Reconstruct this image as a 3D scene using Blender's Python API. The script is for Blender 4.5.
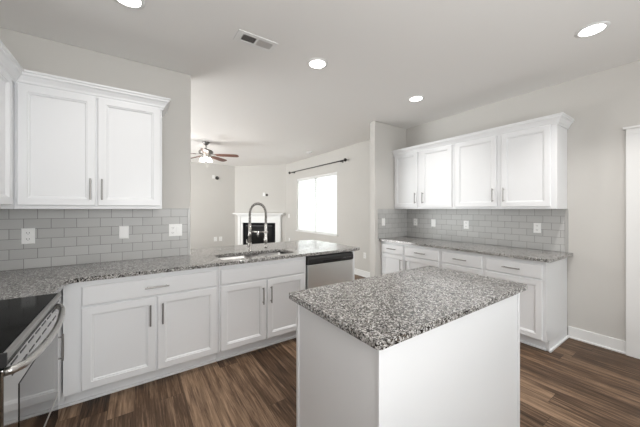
import bpy, bmesh, math, random
from mathutils import Vector, Matrix
random.seed(7)
for _o in list(bpy.data.objects):
    bpy.data.objects.remove(_o)
C = bpy.context.scene
COL = C.collection
PI = math.pi

# ------------------------------------------------------------------ camera, world, lights, exposure
F_PX = 272.7
YAW = math.radians(55.85)            # viewing direction measured from +X
cam_d = bpy.data.cameras.new('camera')
cam_d.sensor_fit = 'HORIZONTAL'
cam_d.sensor_width = 36.0
cam_d.lens = F_PX / 640 * 36.0
cam_d.shift_y = -4.5 / 640
cam_d.clip_start = 0.05
cam = bpy.data.objects.new('camera', cam_d)
COL.objects.link(cam)
cam.location = (0, 0, 1.372)
cam.rotation_euler = (PI / 2, 0, YAW - PI / 2)
C.camera = cam

w = bpy.data.worlds.new('world')
C.world = w
w.use_nodes = True
w.node_tree.nodes['Background'].inputs[0].default_value = (0.86, 0.93, 1.0, 1)
w.node_tree.nodes['Background'].inputs[1].default_value = 1.25

C.view_settings.view_transform = 'Standard'
C.view_settings.look = 'None'
C.view_settings.gamma = 1
C.view_settings.exposure = 0.10
C.view_settings.use_curve_mapping = False


def area(name, loc, target, sx, sy, power, col=(1, 1, 1), shape='RECTANGLE', spread=180):
    d = bpy.data.lights.new(name, 'AREA')
    d.shape = shape
    d.size = sx
    d.size_y = sy
    d.energy = power
    d.color = col
    d.spread = math.radians(spread)
    o = bpy.data.objects.new(name, d)
    COL.objects.link(o)
    o.location = loc
    v = Vector(target) - Vector(loc)
    o.rotation_euler = v.to_track_quat('-Z', 'Y').to_euler()
    return o


# living window daylight, plus fill at an added patio door and side window (light sits outside each pane)
area('patio_door_fill', (1.9, -2.75, 1.15), (1.6, 0, 1.25), 2.6, 1.9, 29, (1.0, 0.992, 0.975))
area('daylight_living_window', (4.25, 5.9, 1.5), (0, 5.9, 1.4), 1.9, 1.5, 170, (0.97, 0.985, 1.0))
area('side_window_fill', (-3.75, 6.0, 1.4), (0, 6.0, 1.9), 3.2, 2.0, 160, (0.98, 0.99, 1.0))
# added fill lamps standing in for a flash: two aimed up, one ahead
area('bounce_fill', (0.4, -1.2, 1.55), (0.8, 0.0, 2.7), 2.2, 1.5, 62, (1.0, 0.99, 0.98))
area('bounce_fill_living', (-1.9, 6.2, 0.5), (-1.2, 6.4, 2.7), 2.4, 2.4, 165, (1.0, 0.995, 0.985))
area('camera_fill', (-0.1, -0.4, 1.3), (0.6, 2.5, 0.6), 0.5, 0.5, 3.2, (1.0, 0.99, 0.98))
DOWNLIGHT_POWER = 6
FAN_POWER = 10
C.cycles.max_bounces = 14
C.cycles.diffuse_bounces = 9

# ------------------------------------------------------------------ materials


def mat(name):
    m = bpy.data.materials.new(name)
    m.use_nodes = True
    nt = m.node_tree
    b = nt.nodes['Principled BSDF']
    return m, nt, b


def N(nt, kind, **kw):
    n = nt.nodes.new(kind)
    for k, v in kw.items():
        setattr(n, k, v)
    return n


def simple(name, col, rough=0.5, metal=0.0, bump=0.0, scale=200, vary=0.0, spec=0.5):
    m, nt, b = mat(name)
    b.inputs['Base Color'].default_value = (*col, 1)
    b.inputs['Roughness'].default_value = rough
    b.inputs['Metallic'].default_value = metal
    b.inputs['Specular IOR Level'].default_value = spec
    tc = N(nt, 'ShaderNodeTexCoord')
    no = N(nt, 'ShaderNodeTexNoise')
    no.inputs['Scale'].default_value = scale
    no.inputs['Detail'].default_value = 3
    nt.links.new(tc.outputs['Object'], no.inputs['Vector'])
    if vary > 0:
        mx = N(nt, 'ShaderNodeMix', data_type='RGBA')
        mx.inputs[6].default_value = (*[c * (1 - vary) for c in col], 1)
        mx.inputs[7].default_value = (*[min(1, c * (1 + vary)) for c in col], 1)
        nt.links.new(no.outputs[0], mx.inputs[0])
        nt.links.new(mx.outputs[2], b.inputs['Base Color'])
    if bump > 0:
        bp = N(nt, 'ShaderNodeBump')
        bp.inputs['Strength'].default_value = bump
        bp.inputs['Distance'].default_value = 0.002
        nt.links.new(no.outputs[0], bp.inputs['Height'])
        nt.links.new(bp.outputs[0], b.inputs['Normal'])
    return m


def emissive(name, col, strength):
    m, nt, b = mat(name)
    b.inputs['Base Color'].default_value = (0.9, 0.9, 0.88, 1)
    b.inputs['Emission Color'].default_value = (*col, 1)
    b.inputs['Emission Strength'].default_value = strength
    return m


def granite():
    m, nt, b = mat('granite')
    tc = N(nt, 'ShaderNodeTexCoord')
    nz = N(nt, 'ShaderNodeTexNoise')
    nz.inputs['Scale'].default_value = 90
    nz.inputs['Detail'].default_value = 2
    nt.links.new(tc.outputs['Object'], nz.inputs['Vector'])
    ad = N(nt, 'ShaderNodeMix', data_type='VECTOR')
    ad.inputs[0].default_value = 0.012
    nt.links.new(tc.outputs['Object'], ad.inputs[4])
    nt.links.new(nz.outputs['Color'], ad.inputs[5])
    vo = N(nt, 'ShaderNodeTexVoronoi')
    vo.inputs['Scale'].default_value = 175
    nt.links.new(ad.outputs[1], vo.inputs['Vector'])
    sp = N(nt, 'ShaderNodeSeparateColor')
    nt.links.new(vo.outputs['Color'], sp.inputs[0])
    r = N(nt, 'ShaderNodeValToRGB')
    r.color_ramp.interpolation = 'CONSTANT'
    els = [(0.0, (0.008, 0.008, 0.008)), (0.15, (0.055, 0.052, 0.049)), (0.28, (0.175, 0.167, 0.158)),
           (0.46, (0.33, 0.318, 0.305)), (0.63, (0.475, 0.462, 0.446)), (0.80, (0.68, 0.67, 0.65)), (0.94, (0.095, 0.075, 0.060))]
    e = r.color_ramp.elements
    e[0].position = els[0][0]; e[0].color = (*els[0][1], 1)
    e[1].position = els[1][0]; e[1].color = (*els[1][1], 1)
    for p, c in els[2:]:
        q = e.new(p); q.color = (*c, 1)
    nt.links.new(sp.outputs[0], r.inputs[0])
    n2 = N(nt, 'ShaderNodeTexNoise')
    n2.inputs['Scale'].default_value = 14
    nt.links.new(tc.outputs['Object'], n2.inputs['Vector'])
    mx = N(nt, 'ShaderNodeMix', data_type='RGBA', blend_type='MULTIPLY')
    mx.inputs[0].default_value = 0.25
    nt.links.new(r.outputs[0], mx.inputs[6])
    nt.links.new(n2.outputs[0], mx.inputs[7])
    nt.links.new(mx.outputs[2], b.inputs['Base Color'])
    b.inputs['Roughness'].default_value = 0.13
    b.inputs['Specular IOR Level'].default_value = 0.65
    return m


def tile_mat(name, axis):
    """gray 3x6 running bond subway tile; axis = world axis along the wall"""
    m, nt, b = mat(name)
    ge = N(nt, 'ShaderNodeNewGeometry')
    sp = N(nt, 'ShaderNodeSeparateXYZ')
    nt.links.new(ge.outputs['Position'], sp.inputs[0])
    cb = N(nt, 'ShaderNodeCombineXYZ')
    sh = N(nt, 'ShaderNodeMath', operation='ADD')
    sh.inputs[1].default_value = 0.018
    nt.links.new(sp.outputs[axis], sh.inputs[0])
    nt.links.new(sh.outputs[0], cb.inputs[0])
    sub = N(nt, 'ShaderNodeMath', operation='SUBTRACT')
    sub.inputs[1].default_value = 0.906
    nt.links.new(sp.outputs[2], sub.inputs[0])
    nt.links.new(sub.outputs[0], cb.inputs[1])
    br = N(nt, 'ShaderNodeTexBrick')
    br.offset = 0.5
    br.inputs['Scale'].default_value = 1
    br.inputs['Brick Width'].default_value = 0.155
    br.inputs['Row Height'].default_value = 0.0777
    br.inputs['Mortar Size'].default_value = 0.0017
    br.inputs['Mortar Smooth'].default_value = 0.15
    br.inputs['Bias'].default_value = 0
    br.inputs['Color1'].default_value = (0.46, 0.458, 0.45, 1)
    br.inputs['Color2'].default_value = (0.51, 0.508, 0.50, 1)
    br.inputs['Mortar'].default_value = (0.20, 0.195, 0.19, 1)
    nt.links.new(cb.outputs[0], br.inputs['Vector'])
    nt.links.new(br.outputs['Color'], b.inputs['Base Color'])
    b.inputs['Roughness'].default_value = 0.32
    b.inputs['Specular IOR Level'].default_value = 0.35
    bp = N(nt, 'ShaderNodeBump', invert=True)
    bp.inputs['Strength'].default_value = 0.5
    bp.inputs['Distance'].default_value = 0.002
    nt.links.new(br.outputs['Fac'], bp.inputs['Height'])
    nt.links.new(bp.outputs[0], b.inputs['Normal'])
    return m


def plank_floor():
    m, nt, b = mat('plank_floor')
    ge = N(nt, 'ShaderNodeNewGeometry')
    sp = N(nt, 'ShaderNodeSeparateXYZ')
    nt.links.new(ge.outputs['Position'], sp.inputs[0])

    def M(op, a, bb=None):
        n = N(nt, 'ShaderNodeMath', operation=op)
        for k, v in enumerate((a, bb)):
            if v is None:
                continue
            if isinstance(v, (int, float)):
                n.inputs[k].default_value = v
            else:
                nt.links.new(v, n.inputs[k])
        return n.outputs[0]
    W, L = 0.152, 1.22
    xs = M('DIVIDE', sp.outputs[0], W)
    ix = M('FLOOR', xs)
    fx = M('FRACT', xs)
    w1 = N(nt, 'ShaderNodeTexWhiteNoise', noise_dimensions='1D')
    nt.links.new(ix, w1.inputs['W'])
    ys = M('ADD', M('DIVIDE', sp.outputs[1], L), w1.outputs['Value'])
    iy = M('FLOOR', ys)
    fy = M('FRACT', ys)
    cb = N(nt, 'ShaderNodeCombineXYZ')
    nt.links.new(ix, cb.inputs[0]); nt.links.new(iy, cb.inputs[1])
    w2 = N(nt, 'ShaderNodeTexWhiteNoise', noise_dimensions='2D')
    nt.links.new(cb.outputs[0], w2.inputs['Vector'])
    # grain coordinates: stretched along y, offset per plank
    gx = M('ADD', M('MULTIPLY', sp.outputs[0], 26), M('MULTIPLY', w2.outputs['Value'], 90))
    gy = M('MULTIPLY', sp.outputs[1], 1.7)
    gc = N(nt, 'ShaderNodeCombineXYZ')
    nt.links.new(gx, gc.inputs[0]); nt.links.new(gy, gc.inputs[1])
    n1 = N(nt, 'ShaderNodeTexNoise')
    n1.inputs['Scale'].default_value = 1.0
    n1.inputs['Detail'].default_value = 6
    n1.inputs['Roughness'].default_value = 0.65
    n1.inputs['Distortion'].default_value = 0.6
    nt.links.new(gc.outputs[0], n1.inputs['Vector'])
    g2 = N(nt, 'ShaderNodeCombineXYZ')
    nt.links.new(M('ADD', M('MULTIPLY', sp.outputs[0], 95), M('MULTIPLY', w2.outputs['Value'], 50)), g2.inputs[0])
    nt.links.new(M('MULTIPLY', sp.outputs[1], 3.2), g2.inputs[1])
    n3 = N(nt, 'ShaderNodeTexNoise')
    n3.inputs['Scale'].default_value = 1.0
    n3.inputs['Detail'].default_value = 4
    n3.inputs['Roughness'].default_value = 0.7
    n3.inputs['Distortion'].default_value = 0.8
    nt.links.new(g2.outputs[0], n3.inputs['Vector'])
    mixv = M('ADD', M('ADD', M('MULTIPLY', n1.outputs[0], 0.62), M('MULTIPLY', n3.outputs[0], 0.58)), M('MULTIPLY', w2.outputs['Value'], 0.22))
    r = N(nt, 'ShaderNodeValToRGB')
    e = r.color_ramp.elements
    e[0].position = 0.50; e[0].color = (0.012, 0.007, 0.0045, 1)
    e[1].position = 0.94; e[1].color = (0.34, 0.228, 0.148, 1)
    q = e.new(0.70); q.color = (0.098, 0.058, 0.035, 1)
    nt.links.new(mixv, r.inputs[0])
    # seams
    ex = M('MINIMUM', fx, M('SUBTRACT', 1.0, fx))
    ey = M('MINIMUM', fy, M('SUBTRACT', 1.0, fy))
    sx = M('LESS_THAN', ex, 0.010)
    sy = M('LESS_THAN', ey, 0.0014)
    seam = M('MAXIMUM', sx, sy)
    mx = N(nt, 'ShaderNodeMix', data_type='RGBA')
    nt.links.new(M('MULTIPLY', seam, 0.6), mx.inputs[0])
    nt.links.new(r.outputs[0], mx.inputs[6])
    mx.inputs[7].default_value = (0.025, 0.017, 0.012, 1)
    nt.links.new(mx.outputs[2], b.inputs['Base Color'])
    b.inputs['Roughness'].default_value = 0.42
    b.inputs['Specular IOR Level'].default_value = 0.18
    return m


def steel(name, col=(0.62, 0.61, 0.59), rough=0.28, stretch=(2, 2, 120)):
    m, nt, b = mat(name)
    b.inputs['Metallic'].default_value = 1
    b.inputs['Base Color'].default_value = (*col, 1)
    tc = N(nt, 'ShaderNodeTexCoord')
    mp = N(nt, 'ShaderNodeMapping')
    mp.inputs['Scale'].default_value = stretch
    nt.links.new(tc.outputs['Object'], mp.inputs[0])
    no = N(nt, 'ShaderNodeTexNoise')
    no.inputs['Scale'].default_value = 4
    nt.links.new(mp.outputs[0], no.inputs['Vector'])
    rm = N(nt, 'ShaderNodeMapRange')
    rm.inputs[3].default_value = rough - 0.05
    rm.inputs[4].default_value = rough + 0.07
    nt.links.new(no.outputs[0], rm.inputs[0])
    nt.links.new(rm.outputs[0], b.inputs['Roughness'])
    return m


def glass_pane():
    m, nt, b = mat('window_glass')
    out = nt.nodes['Material Output']
    tr = N(nt, 'ShaderNodeBsdfTransparent')
    tr.inputs[0].default_value = (0.96, 0.98, 0.97, 1)
    gl = N(nt, 'ShaderNodeBsdfGlossy')
    gl.inputs['Roughness'].default_value = 0.02
    fr = N(nt, 'ShaderNodeFresnel')
    mx = N(nt, 'ShaderNodeMixShader')
    nt.links.new(fr.outputs[0], mx.inputs[0])
    nt.links.new(tr.outputs[0], mx.inputs[1])
    nt.links.new(gl.outputs[0], mx.inputs[2])
    nt.links.new(mx.outputs[0], out.inputs[0])
    return m


def blind_mat():
    m, nt, b = mat('blind_slat')
    out = nt.nodes['Material Output']
    b.inputs['Base Color'].default_value = (0.88, 0.88, 0.87, 1)
    b.inputs['Roughness'].default_value = 0.5
    tl = N(nt, 'ShaderNodeBsdfTranslucent')
    tl.inputs[0].default_value = (0.62, 0.63, 0.64, 1)
    mx = N(nt, 'ShaderNodeMixShader')
    mx.inputs[0].default_value = 0.25
    nt.links.new(b.outputs[0], mx.inputs[1])
    nt.links.new(tl.outputs[0], mx.inputs[2])
    nt.links.new(mx.outputs[0], out.inputs[0])
    return m


def wood_blade():
    m, nt, b = mat('blade_wood')
    tc = N(nt, 'ShaderNodeTexCoord')
    no = N(nt, 'ShaderNodeTexNoise')
    no.inputs['Scale'].default_value = 18
    no.inputs['Detail'].default_value = 4
    nt.links.new(tc.outputs['Object'], no.inputs['Vector'])
    r = N(nt, 'ShaderNodeValToRGB')
    r.color_ramp.elements[0].color = (0.07, 0.026, 0.018, 1)
    r.color_ramp.elements[1].color = (0.20, 0.085, 0.055, 1)
    nt.links.new(no.outputs[0], r.inputs[0])
    nt.links.new(r.outputs[0], b.inputs['Base Color'])
    b.inputs['Roughness'].default_value = 0.35
    return m


WALL = simple('wall_paint', (0.585, 0.57, 0.545), 0.75, bump=0.06, scale=260, vary=0.012)
CEIL = simple('ceiling_paint', (0.82, 0.81, 0.795), 0.85, bump=0.05, scale=240, vary=0.01)
WHITE = simple('cabinet_white', (0.765, 0.772, 0.785), 0.32, bump=0.02, scale=300, vary=0.008)
TRIM = simple('trim_white', (0.80, 0.80, 0.795), 0.38, bump=0.02, scale=200, vary=0.008)
PLATE = simple('plate_white', (0.86, 0.86, 0.85), 0.3, vary=0.01)
SLOT = simple('slot_dark', (0.05, 0.05, 0.05), 0.5, vary=0.1)
GRANITE = granite()
TILE_X = tile_mat('subway_tile_long_wall', 0)
TILE_Y = tile_mat('subway_tile_side_wall', 1)
TILE_EDGE = simple('tile_edge', (0.42, 0.415, 0.405), 0.2, vary=0.03, scale=12)
FLOOR = plank_floor()
STEEL = steel('stainless')
STEEL_DOOR = steel('oven_stainless', (0.40, 0.395, 0.385), 0.07)
STEEL_LIP = steel('lip_stainless', (0.36, 0.355, 0.345), 0.3)
STEEL_DW = steel('dishwasher_stainless', (0.78, 0.79, 0.78), 0.36)
NICKEL = steel('brushed_nickel', (0.30, 0.29, 0.28), 0.42, (60, 60, 60))
CHROME = steel('faucet_nickel', (0.50, 0.48, 0.46), 0.2, (60, 60, 60))
SINK = steel('sink_steel', (0.21, 0.207, 0.202), 0.35, (40, 40, 4))
BLACKGLASS = simple('black_glass', (0.012, 0.012, 0.012), 0.08, vary=0.1, scale=3, spec=0.12)
OVENGLASS = steel('oven_glass', (0.135, 0.133, 0.128), 0.06)
RING = simple('burner_ring', (0.10, 0.10, 0.10), 0.25, vary=0.1)
BLACK = simple('black_plastic', (0.018, 0.018, 0.019), 0.35, vary=0.1)
BLACKMETAL = simple('black_metal', (0.02, 0.018, 0.017), 0.45, vary=0.1, scale=40)
FIREBLACK = simple('firebox_black', (0.010, 0.010, 0.012), 0.8, vary=0.2, scale=20, spec=0.1)
GLASS = glass_pane()
BLIND = blind_mat()
BLADE = wood_blade()
LENS = emissive('downlight_lens', (1.0, 0.97, 0.92), 9)
BULB = emissive('fan_light_glass', (1.0, 0.96, 0.9), 2.2)
VENTDARK = simple('vent_dark', (0.07, 0.058, 0.054), 0.7, vary=0.1)
VENTLIGHT = simple('vent_louver', (0.55, 0.54, 0.53), 0.5, vary=0.03)

BLACKGLASS.node_tree.nodes['Principled BSDF'].inputs['IOR'].default_value = 1.22

# ------------------------------------------------------------------ mesh helpers


class MB:
    """collects simple solids in world coordinates; build() links them as ONE mesh object"""

    def __init__(self):
        self.bm = bmesh.new()

    def box(self, x0, x1, y0, y1, z0, z1):
        r = bmesh.ops.create_cube(self.bm, size=1)
        for v in r['verts']:
            v.co = Vector(((x0 + x1) / 2 + v.co.x * (x1 - x0), (y0 + y1) / 2 + v.co.y * (y1 - y0),
                           (z0 + z1) / 2 + v.co.z * (z1 - z0)))
        return self

    def hexa(self, pts):
        """8 points: bottom loop of 4 then top loop of 4"""
        v = [self.bm.verts.new(p) for p in pts]
        for f in ((0, 1, 2, 3), (4, 5, 6, 7), (0, 1, 5, 4), (1, 2, 6, 5), (2, 3, 7, 6), (3, 0, 4, 7)):
            self.bm.faces.new([v[i] for i in f])
        return self

    def tube(self, pts, r, n=12, cap=True):
        pts = [Vector(p) for p in pts]
        rr = r if isinstance(r, (list, tuple)) else [r] * len(pts)
        rings = []
        prev = None
        for i, p in enumerate(pts):
            t = (pts[min(i + 1, len(pts) - 1)] - pts[max(i - 1, 0)]).normalized()
            if prev is None:
                a = t.orthogonal().normalized()
            else:
                a = (prev - t * prev.dot(t))
                a = a.normalized() if a.length > 1e-6 else t.orthogonal().normalized()
            prev = a
            bvec = t.cross(a)
            rings.append([self.bm.verts.new(p + (a * math.cos(2 * PI * k / n) + bvec * math.sin(2 * PI * k / n)) * rr[i]) for k in range(n)])
        for i in range(len(rings) - 1):
            for k in range(n):
                self.bm.faces.new((rings[i][k], rings[i][(k + 1) % n], rings[i + 1][(k + 1) % n], rings[i + 1][k]))
        if cap:
            self.bm.faces.new(rings[0][::-1])
            self.bm.faces.new(rings[-1])
        return self

    def lathe(self, c, prof, n=32, close=False):
        """profile of (radius, z) about the vertical axis through c"""
        c = Vector(c)
        rings = []
        for r, z in prof:
            if r < 1e-5:
                rings.append([self.bm.verts.new(c + Vector((0, 0, z)))])
            else:
                rings.append([self.bm.verts.new(c + Vector((r * math.cos(2 * PI * k / n), r * math.sin(2 * PI * k / n), z))) for k in range(n)])
        seq = list(zip(rings[:-1], rings[1:]))
        if close:
            seq.append((rings[-1], rings[0]))
        for A, B in seq:
            for k in range(n):
                a0, a1 = A[k % len(A)], A[(k + 1) % len(A)]
                b0, b1 = B[k % len(B)], B[(k + 1) % len(B)]
                vs = []
                for v in (a0, a1, b1, b0):
                    if v not in vs:
                        vs.append(v)
                if len(vs) >= 3:
                    self.bm.faces.new(vs)
        return self

    def loft(self, loops, cap0=True, cap1=True):
        L = [[self.bm.verts.new(p) for p in lp] for lp in loops]
        n = len(L[0])
        for A, B in zip(L[:-1], L[1:]):
            for k in range(n):
                self.bm.faces.new((A[k], A[(k + 1) % n], B[(k + 1) % n], B[k]))
        if cap0:
            self.bm.faces.new(L[0])
        if cap1:
            self.bm.faces.new(L[-1])
        return self

    def slab(self, outer, holes, z0, z1):
        """plate with holes: outline polygons in plan, extruded z0..z1"""
        edges = []
        for loop in [outer] + holes:
            vs = [self.bm.verts.new((p[0], p[1], z0)) for p in loop]
            edges += [self.bm.edges.new((vs[i], vs[(i + 1) % len(vs)])) for i in range(len(vs))]
        r = bmesh.ops.triangle_fill(self.bm, use_beauty=True, edges=edges)
        fs = [g for g in r['geom'] if isinstance(g, bmesh.types.BMFace)]
        ex = bmesh.ops.extrude_face_region(self.bm, geom=fs)
        for g in ex['geom']:
            if isinstance(g, bmesh.types.BMVert):
                g.co.z = z1
        return self

    def build(self, name, m, parent=None, bevel=0.0, smooth=False, seg=2, origin=None):
        bm = self.bm
        bmesh.ops.recalc_face_normals(bm, faces=bm.faces[:])
        xs = [v.co for v in bm.verts]
        lo = Vector((min(v.x for v in xs), min(v.y for v in xs), min(v.z for v in xs)))
        hi = Vector((max(v.x for v in xs), max(v.y for v in xs), max(v.z for v in xs)))
        org = Vector(origin) if origin else Vector(((lo.x + hi.x) / 2, (lo.y + hi.y) / 2, lo.z))
        for v in bm.verts:
            v.co -= org
        me = bpy.data.meshes.new(name)
        bm.to_mesh(me)
        bm.free()
        me.materials.append(m)
        o = bpy.data.objects.new(name, me)
        COL.objects.link(o)
        if parent is not None:
            o.parent = parent
            po = Vector(parent['_org'])
            o.location = org - po
        else:
            o.location = org
        o['_org'] = tuple(org)
        if smooth:
            for p in me.polygons:
                p.use_smooth = True
        if bevel:
            b = o.modifiers.new('edge', 'BEVEL')
            b.width = bevel
            b.segments = seg
            b.limit_method = 'ANGLE'
            b.angle_limit = math.radians(40)
            b.harden_normals = False
        return o


def tag(o, label, cat, group=None):
    o['label'] = label
    o['category'] = cat
    if group:
        o['group'] = group
    return o


def thing(name, label, cat, loc, group=None):
    o = bpy.data.objects.new(name, None)
    o.empty_display_size = 0.1
    COL.objects.link(o)
    o.location = loc
    o['_org'] = tuple(loc)
    return tag(o, label, cat, group)


def struct(o):
    o['kind'] = 'structure'
    return o


def arc(cx, cy, r, a0, a1, n=8):
    return [(cx + r * math.cos(math.radians(a0 + (a1 - a0) * i / n)), cy + r * math.sin(math.radians(a0 + (a1 - a0) * i / n))) for i in range(n + 1)]


def rrect(x0, x1, y0, y1, r, n=6):
    return arc(x1 - r, y1 - r, r, 0, 90, n) + arc(x0 + r, y1 - r, r, 90, 180, n) + arc(x0 + r, y0 + r, r, 180, 270, n) + arc(x1 - r, y0 + r, r, 270, 360, n)


class Face:
    """a vertical face: s runs along it, d comes out of it, z is up"""

    def __init__(self, axis, pos, out):
        self.axis, self.pos, self.out = axis, pos, out

    def p(self, s, d, z):
        if self.axis == 'x':                       # face runs along X, at Y = pos
            return (s, self.pos + self.out * d, z)
        return (self.pos + self.out * d, s, z)     # face runs along Y, at X = pos

    def box(self, mb, s0, s1, d0, d1, z0, z1):
        a, b = self.p(s0, d0, z0), self.p(s1, d1, z1)
        mb.box(min(a[0], b[0]), max(a[0], b[0]), min(a[1], b[1]), max(a[1], b[1]), z0, z1)


def rings(F, s0, s1, z0, z1, prof):
    out = []
    for ins, d in prof:
        out.append([F.p(s0 + ins, d, z0 + ins), F.p(s1 - ins, d, z0 + ins), F.p(s1 - ins, d, z1 - ins), F.p(s0 + ins, d, z1 - ins)])
    return out


DOOR_PROF = [(0, 0.0005), (0, 0.016), (0.004, 0.020), (0.050, 0.020), (0.053, 0.0145), (0.059, 0.0145), (0.064, 0.006), (0.070, 0.006)]
DRAWER_PROF = [(0, 0.0005), (0, 0.014), (0.003, 0.017), (0.008, 0.020), (0.012, 0.020)]


def pull(F, s, z, parent, vertical=True, length=0.160, base=0.020):
    mb = MB()
    h = length / 2
    off = 0.030
    if vertical:
        e0, e1 = (s, z - h), (s, z + h)
        p0, p1 = (s, z - h + 0.016), (s, z + h - 0.016)
    else:
        e0, e1 = (s - h, z), (s + h, z)
        p0, p1 = (s - h + 0.016, z), (s + h - 0.016, z)
    mb.tube([F.p(e0[0], base + off, e0[1]), F.p(e1[0], base + off, e1[1])], 0.0058, 10)
    for q in (p0, p1):
        mb.tube([F.p(q[0], base - 0.0005, q[1]), F.p(q[0], base + off, q[1])], 0.0045, 8)
    return mb.build('handle', NICKEL, parent)


def door(F, s0, s1, z0, z1, parent, hs=None, hz=None):
    d = MB().loft(rings(F, s0, s1, z0, z1, DOOR_PROF)).build('door', WHITE, parent)
    if hs is not None:
        pull(F, hs, hz, d)
    return d


def drawer(F, s0, s1, z0, z1, parent, handle=True):
    d = MB().loft(rings(F, s0, s1, z0, z1, DRAWER_PROF)).build('drawer' if handle else 'false_front', WHITE, parent)
    if handle:
        pull(F, (s0 + s1) / 2, (z0 + z1) / 2 + 0.003, d, vertical=False)
    return d


# ------------------------------------------------------------------ room shell
H = 2.745
XR = 3.85      # right wall plane (kitchen and living room)
XL = -1.01     # wall behind the range
YL = 3.05      # wall over the long counter
YF = 8.757     # far living room wall
YB = -2.45     # wall behind the viewer
XLL = -3.5     # far left living room wall
PDX = (0.0, 3.2)   # opening for the added patio door

struct(MB().box(XLL - 0.12, XR + 0.14, YB - 0.12, YF + 0.12, -0.06, 0).build('floor', FLOOR))
struct(MB().box(XLL - 0.12, XR + 0.14, YB - 0.12, YF + 0.12, H, H + 0.08).build('ceiling', CEIL))

# right wall with the living room window opening
WY0, WY1, WZ0, WZ1 = 4.98, 6.85, 0.77, 2.235
m = MB()
m.box(XR, XR + 0.13, YB - 0.12, WY0, 0, H)
m.box(XR, XR + 0.13, WY1, YF + 0.12, 0, H)
m.box(XR, XR + 0.13, WY0, WY1, 0, WZ0)
m.box(XR, XR + 0.13, WY0, WY1, WZ1, H)
struct(m.build('wall_right', WALL))
# wall with the long counter, opening to the bar
struct(MB().box(XLL, 0.473, YL, YL + 0.115, 0, H).build('wall_left', WALL, bevel=0.012, seg=3))
struct(MB().box(0.473, 2.14, YL, YL + 0.115, 0, 0.875).build('wall_bar', WALL))
struct(MB().box(XL - 0.12, XL, YB, YL, 0, H).build('wall_range', WALL))
struct(MB().box(3.088, XR, 3.03, 3.145, 0, H).build('wall_stub', WALL, bevel=0.012, seg=3))
struct(MB().box(XLL - 0.12, 2.70, YF, YF + 0.12, 0, H).build('wall_far', WALL))
# wall behind viewer, opening for the added patio door
m = MB()
m.box(XL - 0.12, PDX[0], YB - 0.12, YB, 0, H)
m.box(PDX[1], XR, YB - 0.12, YB, 0, H)
m.box(PDX[0], PDX[1], YB - 0.12, YB, 2.25, H)
struct(m.build('wall_back', WALL))
# living room side wall with opening for the added window
m = MB()
m.box(XLL - 0.12, XLL, YL, 4.4, 0, H)
m.box(XLL - 0.12, XLL, 7.6, YF, 0, H)
m.box(XLL - 0.12, XLL, 4.4, 7.6, 0, 0.4)
m.box(XLL - 0.12, XLL, 4.4, 7.6, 2.4, H)
struct(m.build('wall_side', WALL))
# diagonal corner wall with the fireplace
DA = Vector((XR, 7.55, 0)); DB = Vector((2.643, 8.757, 0))
EV = Vector((-0.70711, 0.70711, 0)); NV = Vector((-0.70711, -0.70711, 0))


def dg(s, d, z):
    v = DA + EV * s + NV * d
    return (v.x, v.y, z)


DL = (DB - DA).length


def dbox(mb, s0, s1, d0, d1, z0, z1):
    mb.hexa([dg(s0, d0, z0), dg(s1, d0, z0), dg(s1, d1, z0), dg(s0, d1, z0), dg(s0, d0, z1), dg(s1, d0, z1), dg(s1, d1, z1), dg(s0, d1, z1)])
    return mb


struct(dbox(MB(), -0.05, DL + 0.05, -0.1, 0, 0, H).build('wall_diagonal', WALL))


def baseboard(name, mb):
    return struct(mb.build(name, TRIM, bevel=0.004))


m = MB(); m.box(XR - 0.015, XR, 0.508, 0.925, 0, 0.12); m.box(XR - 0.028, XR - 0.015, 0.508, 0.925, 0, 0.018); baseboard('baseboard_right', m)
m = MB(); m.box(XR - 0.015, XR, YB, -0.51, 0, 0.12); baseboard('baseboard_right_rear', m)
m = MB(); m.box(XR - 0.015, XR, 3.16, 7.54, 0, 0.12); m.box(XR - 0.028, XR - 0.015, 3.16, 7.53, 0, 0.018); baseboard('baseboard_living', m)
m = MB(); m.box(XLL, 2.62, YF - 0.015, YF, 0, 0.12); baseboard('baseboard_far', m)
m = MB(); m.box(3.073, 3.088, 3.03, 3.145, 0, 0.12); baseboard('baseboard_stub', m)
m = MB(); m.box(XL, XL + 0.015, YB, 1.2, 0, 0.12); baseboard('baseboard_range', m)

# living room window
win = bpy.data.objects.new('window_1', None); COL.objects.link(win); win.location = (XR, WY0, WZ0); win['_org'] = (XR, WY0, WZ0); struct(win)
m = MB()
fx0, fx1 = XR + 0.06, XR + 0.11
m.box(fx0, fx1, WY0, WY0 + 0.05, WZ0, WZ1); m.box(fx0, fx1, WY1 - 0.05, WY1, WZ0, WZ1)
m.box(fx0, fx1, WY0 + 0.05, WY1 - 0.05, WZ0, WZ0 + 0.05); m.box(fx0, fx1, WY0 + 0.05, WY1 - 0.05, WZ1 - 0.05, WZ1)
ym = (WY0 + WY1) / 2
m.box(fx0, fx1, ym - 0.05, ym + 0.05, WZ0 + 0.05, WZ1 - 0.05)
m.box(fx0 + 0.01, fx1 - 0.01, WY0 + 0.05, ym - 0.05, 1.48, 1.53); m.box(fx0 + 0.01, fx1 - 0.01, ym + 0.05, WY1 - 0.05, 1.48, 1.53)
m.build('window_frame', TRIM, win, bevel=0.004)
for a, b in ((WY0 + 0.05, ym - 0.05), (ym + 0.05, WY1 - 0.05)):
    MB().box(fx0 + 0.02, fx0 + 0.026, a, b, WZ0 + 0.05, WZ1 - 0.05).build('window_pane', GLASS, win)
MB().box(XR - 0.03, XR + 0.06, WY0 - 0.03, WY1 + 0.03, WZ0 - 0.03, WZ0 - 0.001).build('window_sill', TRIM, win, bevel=0.005)

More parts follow.
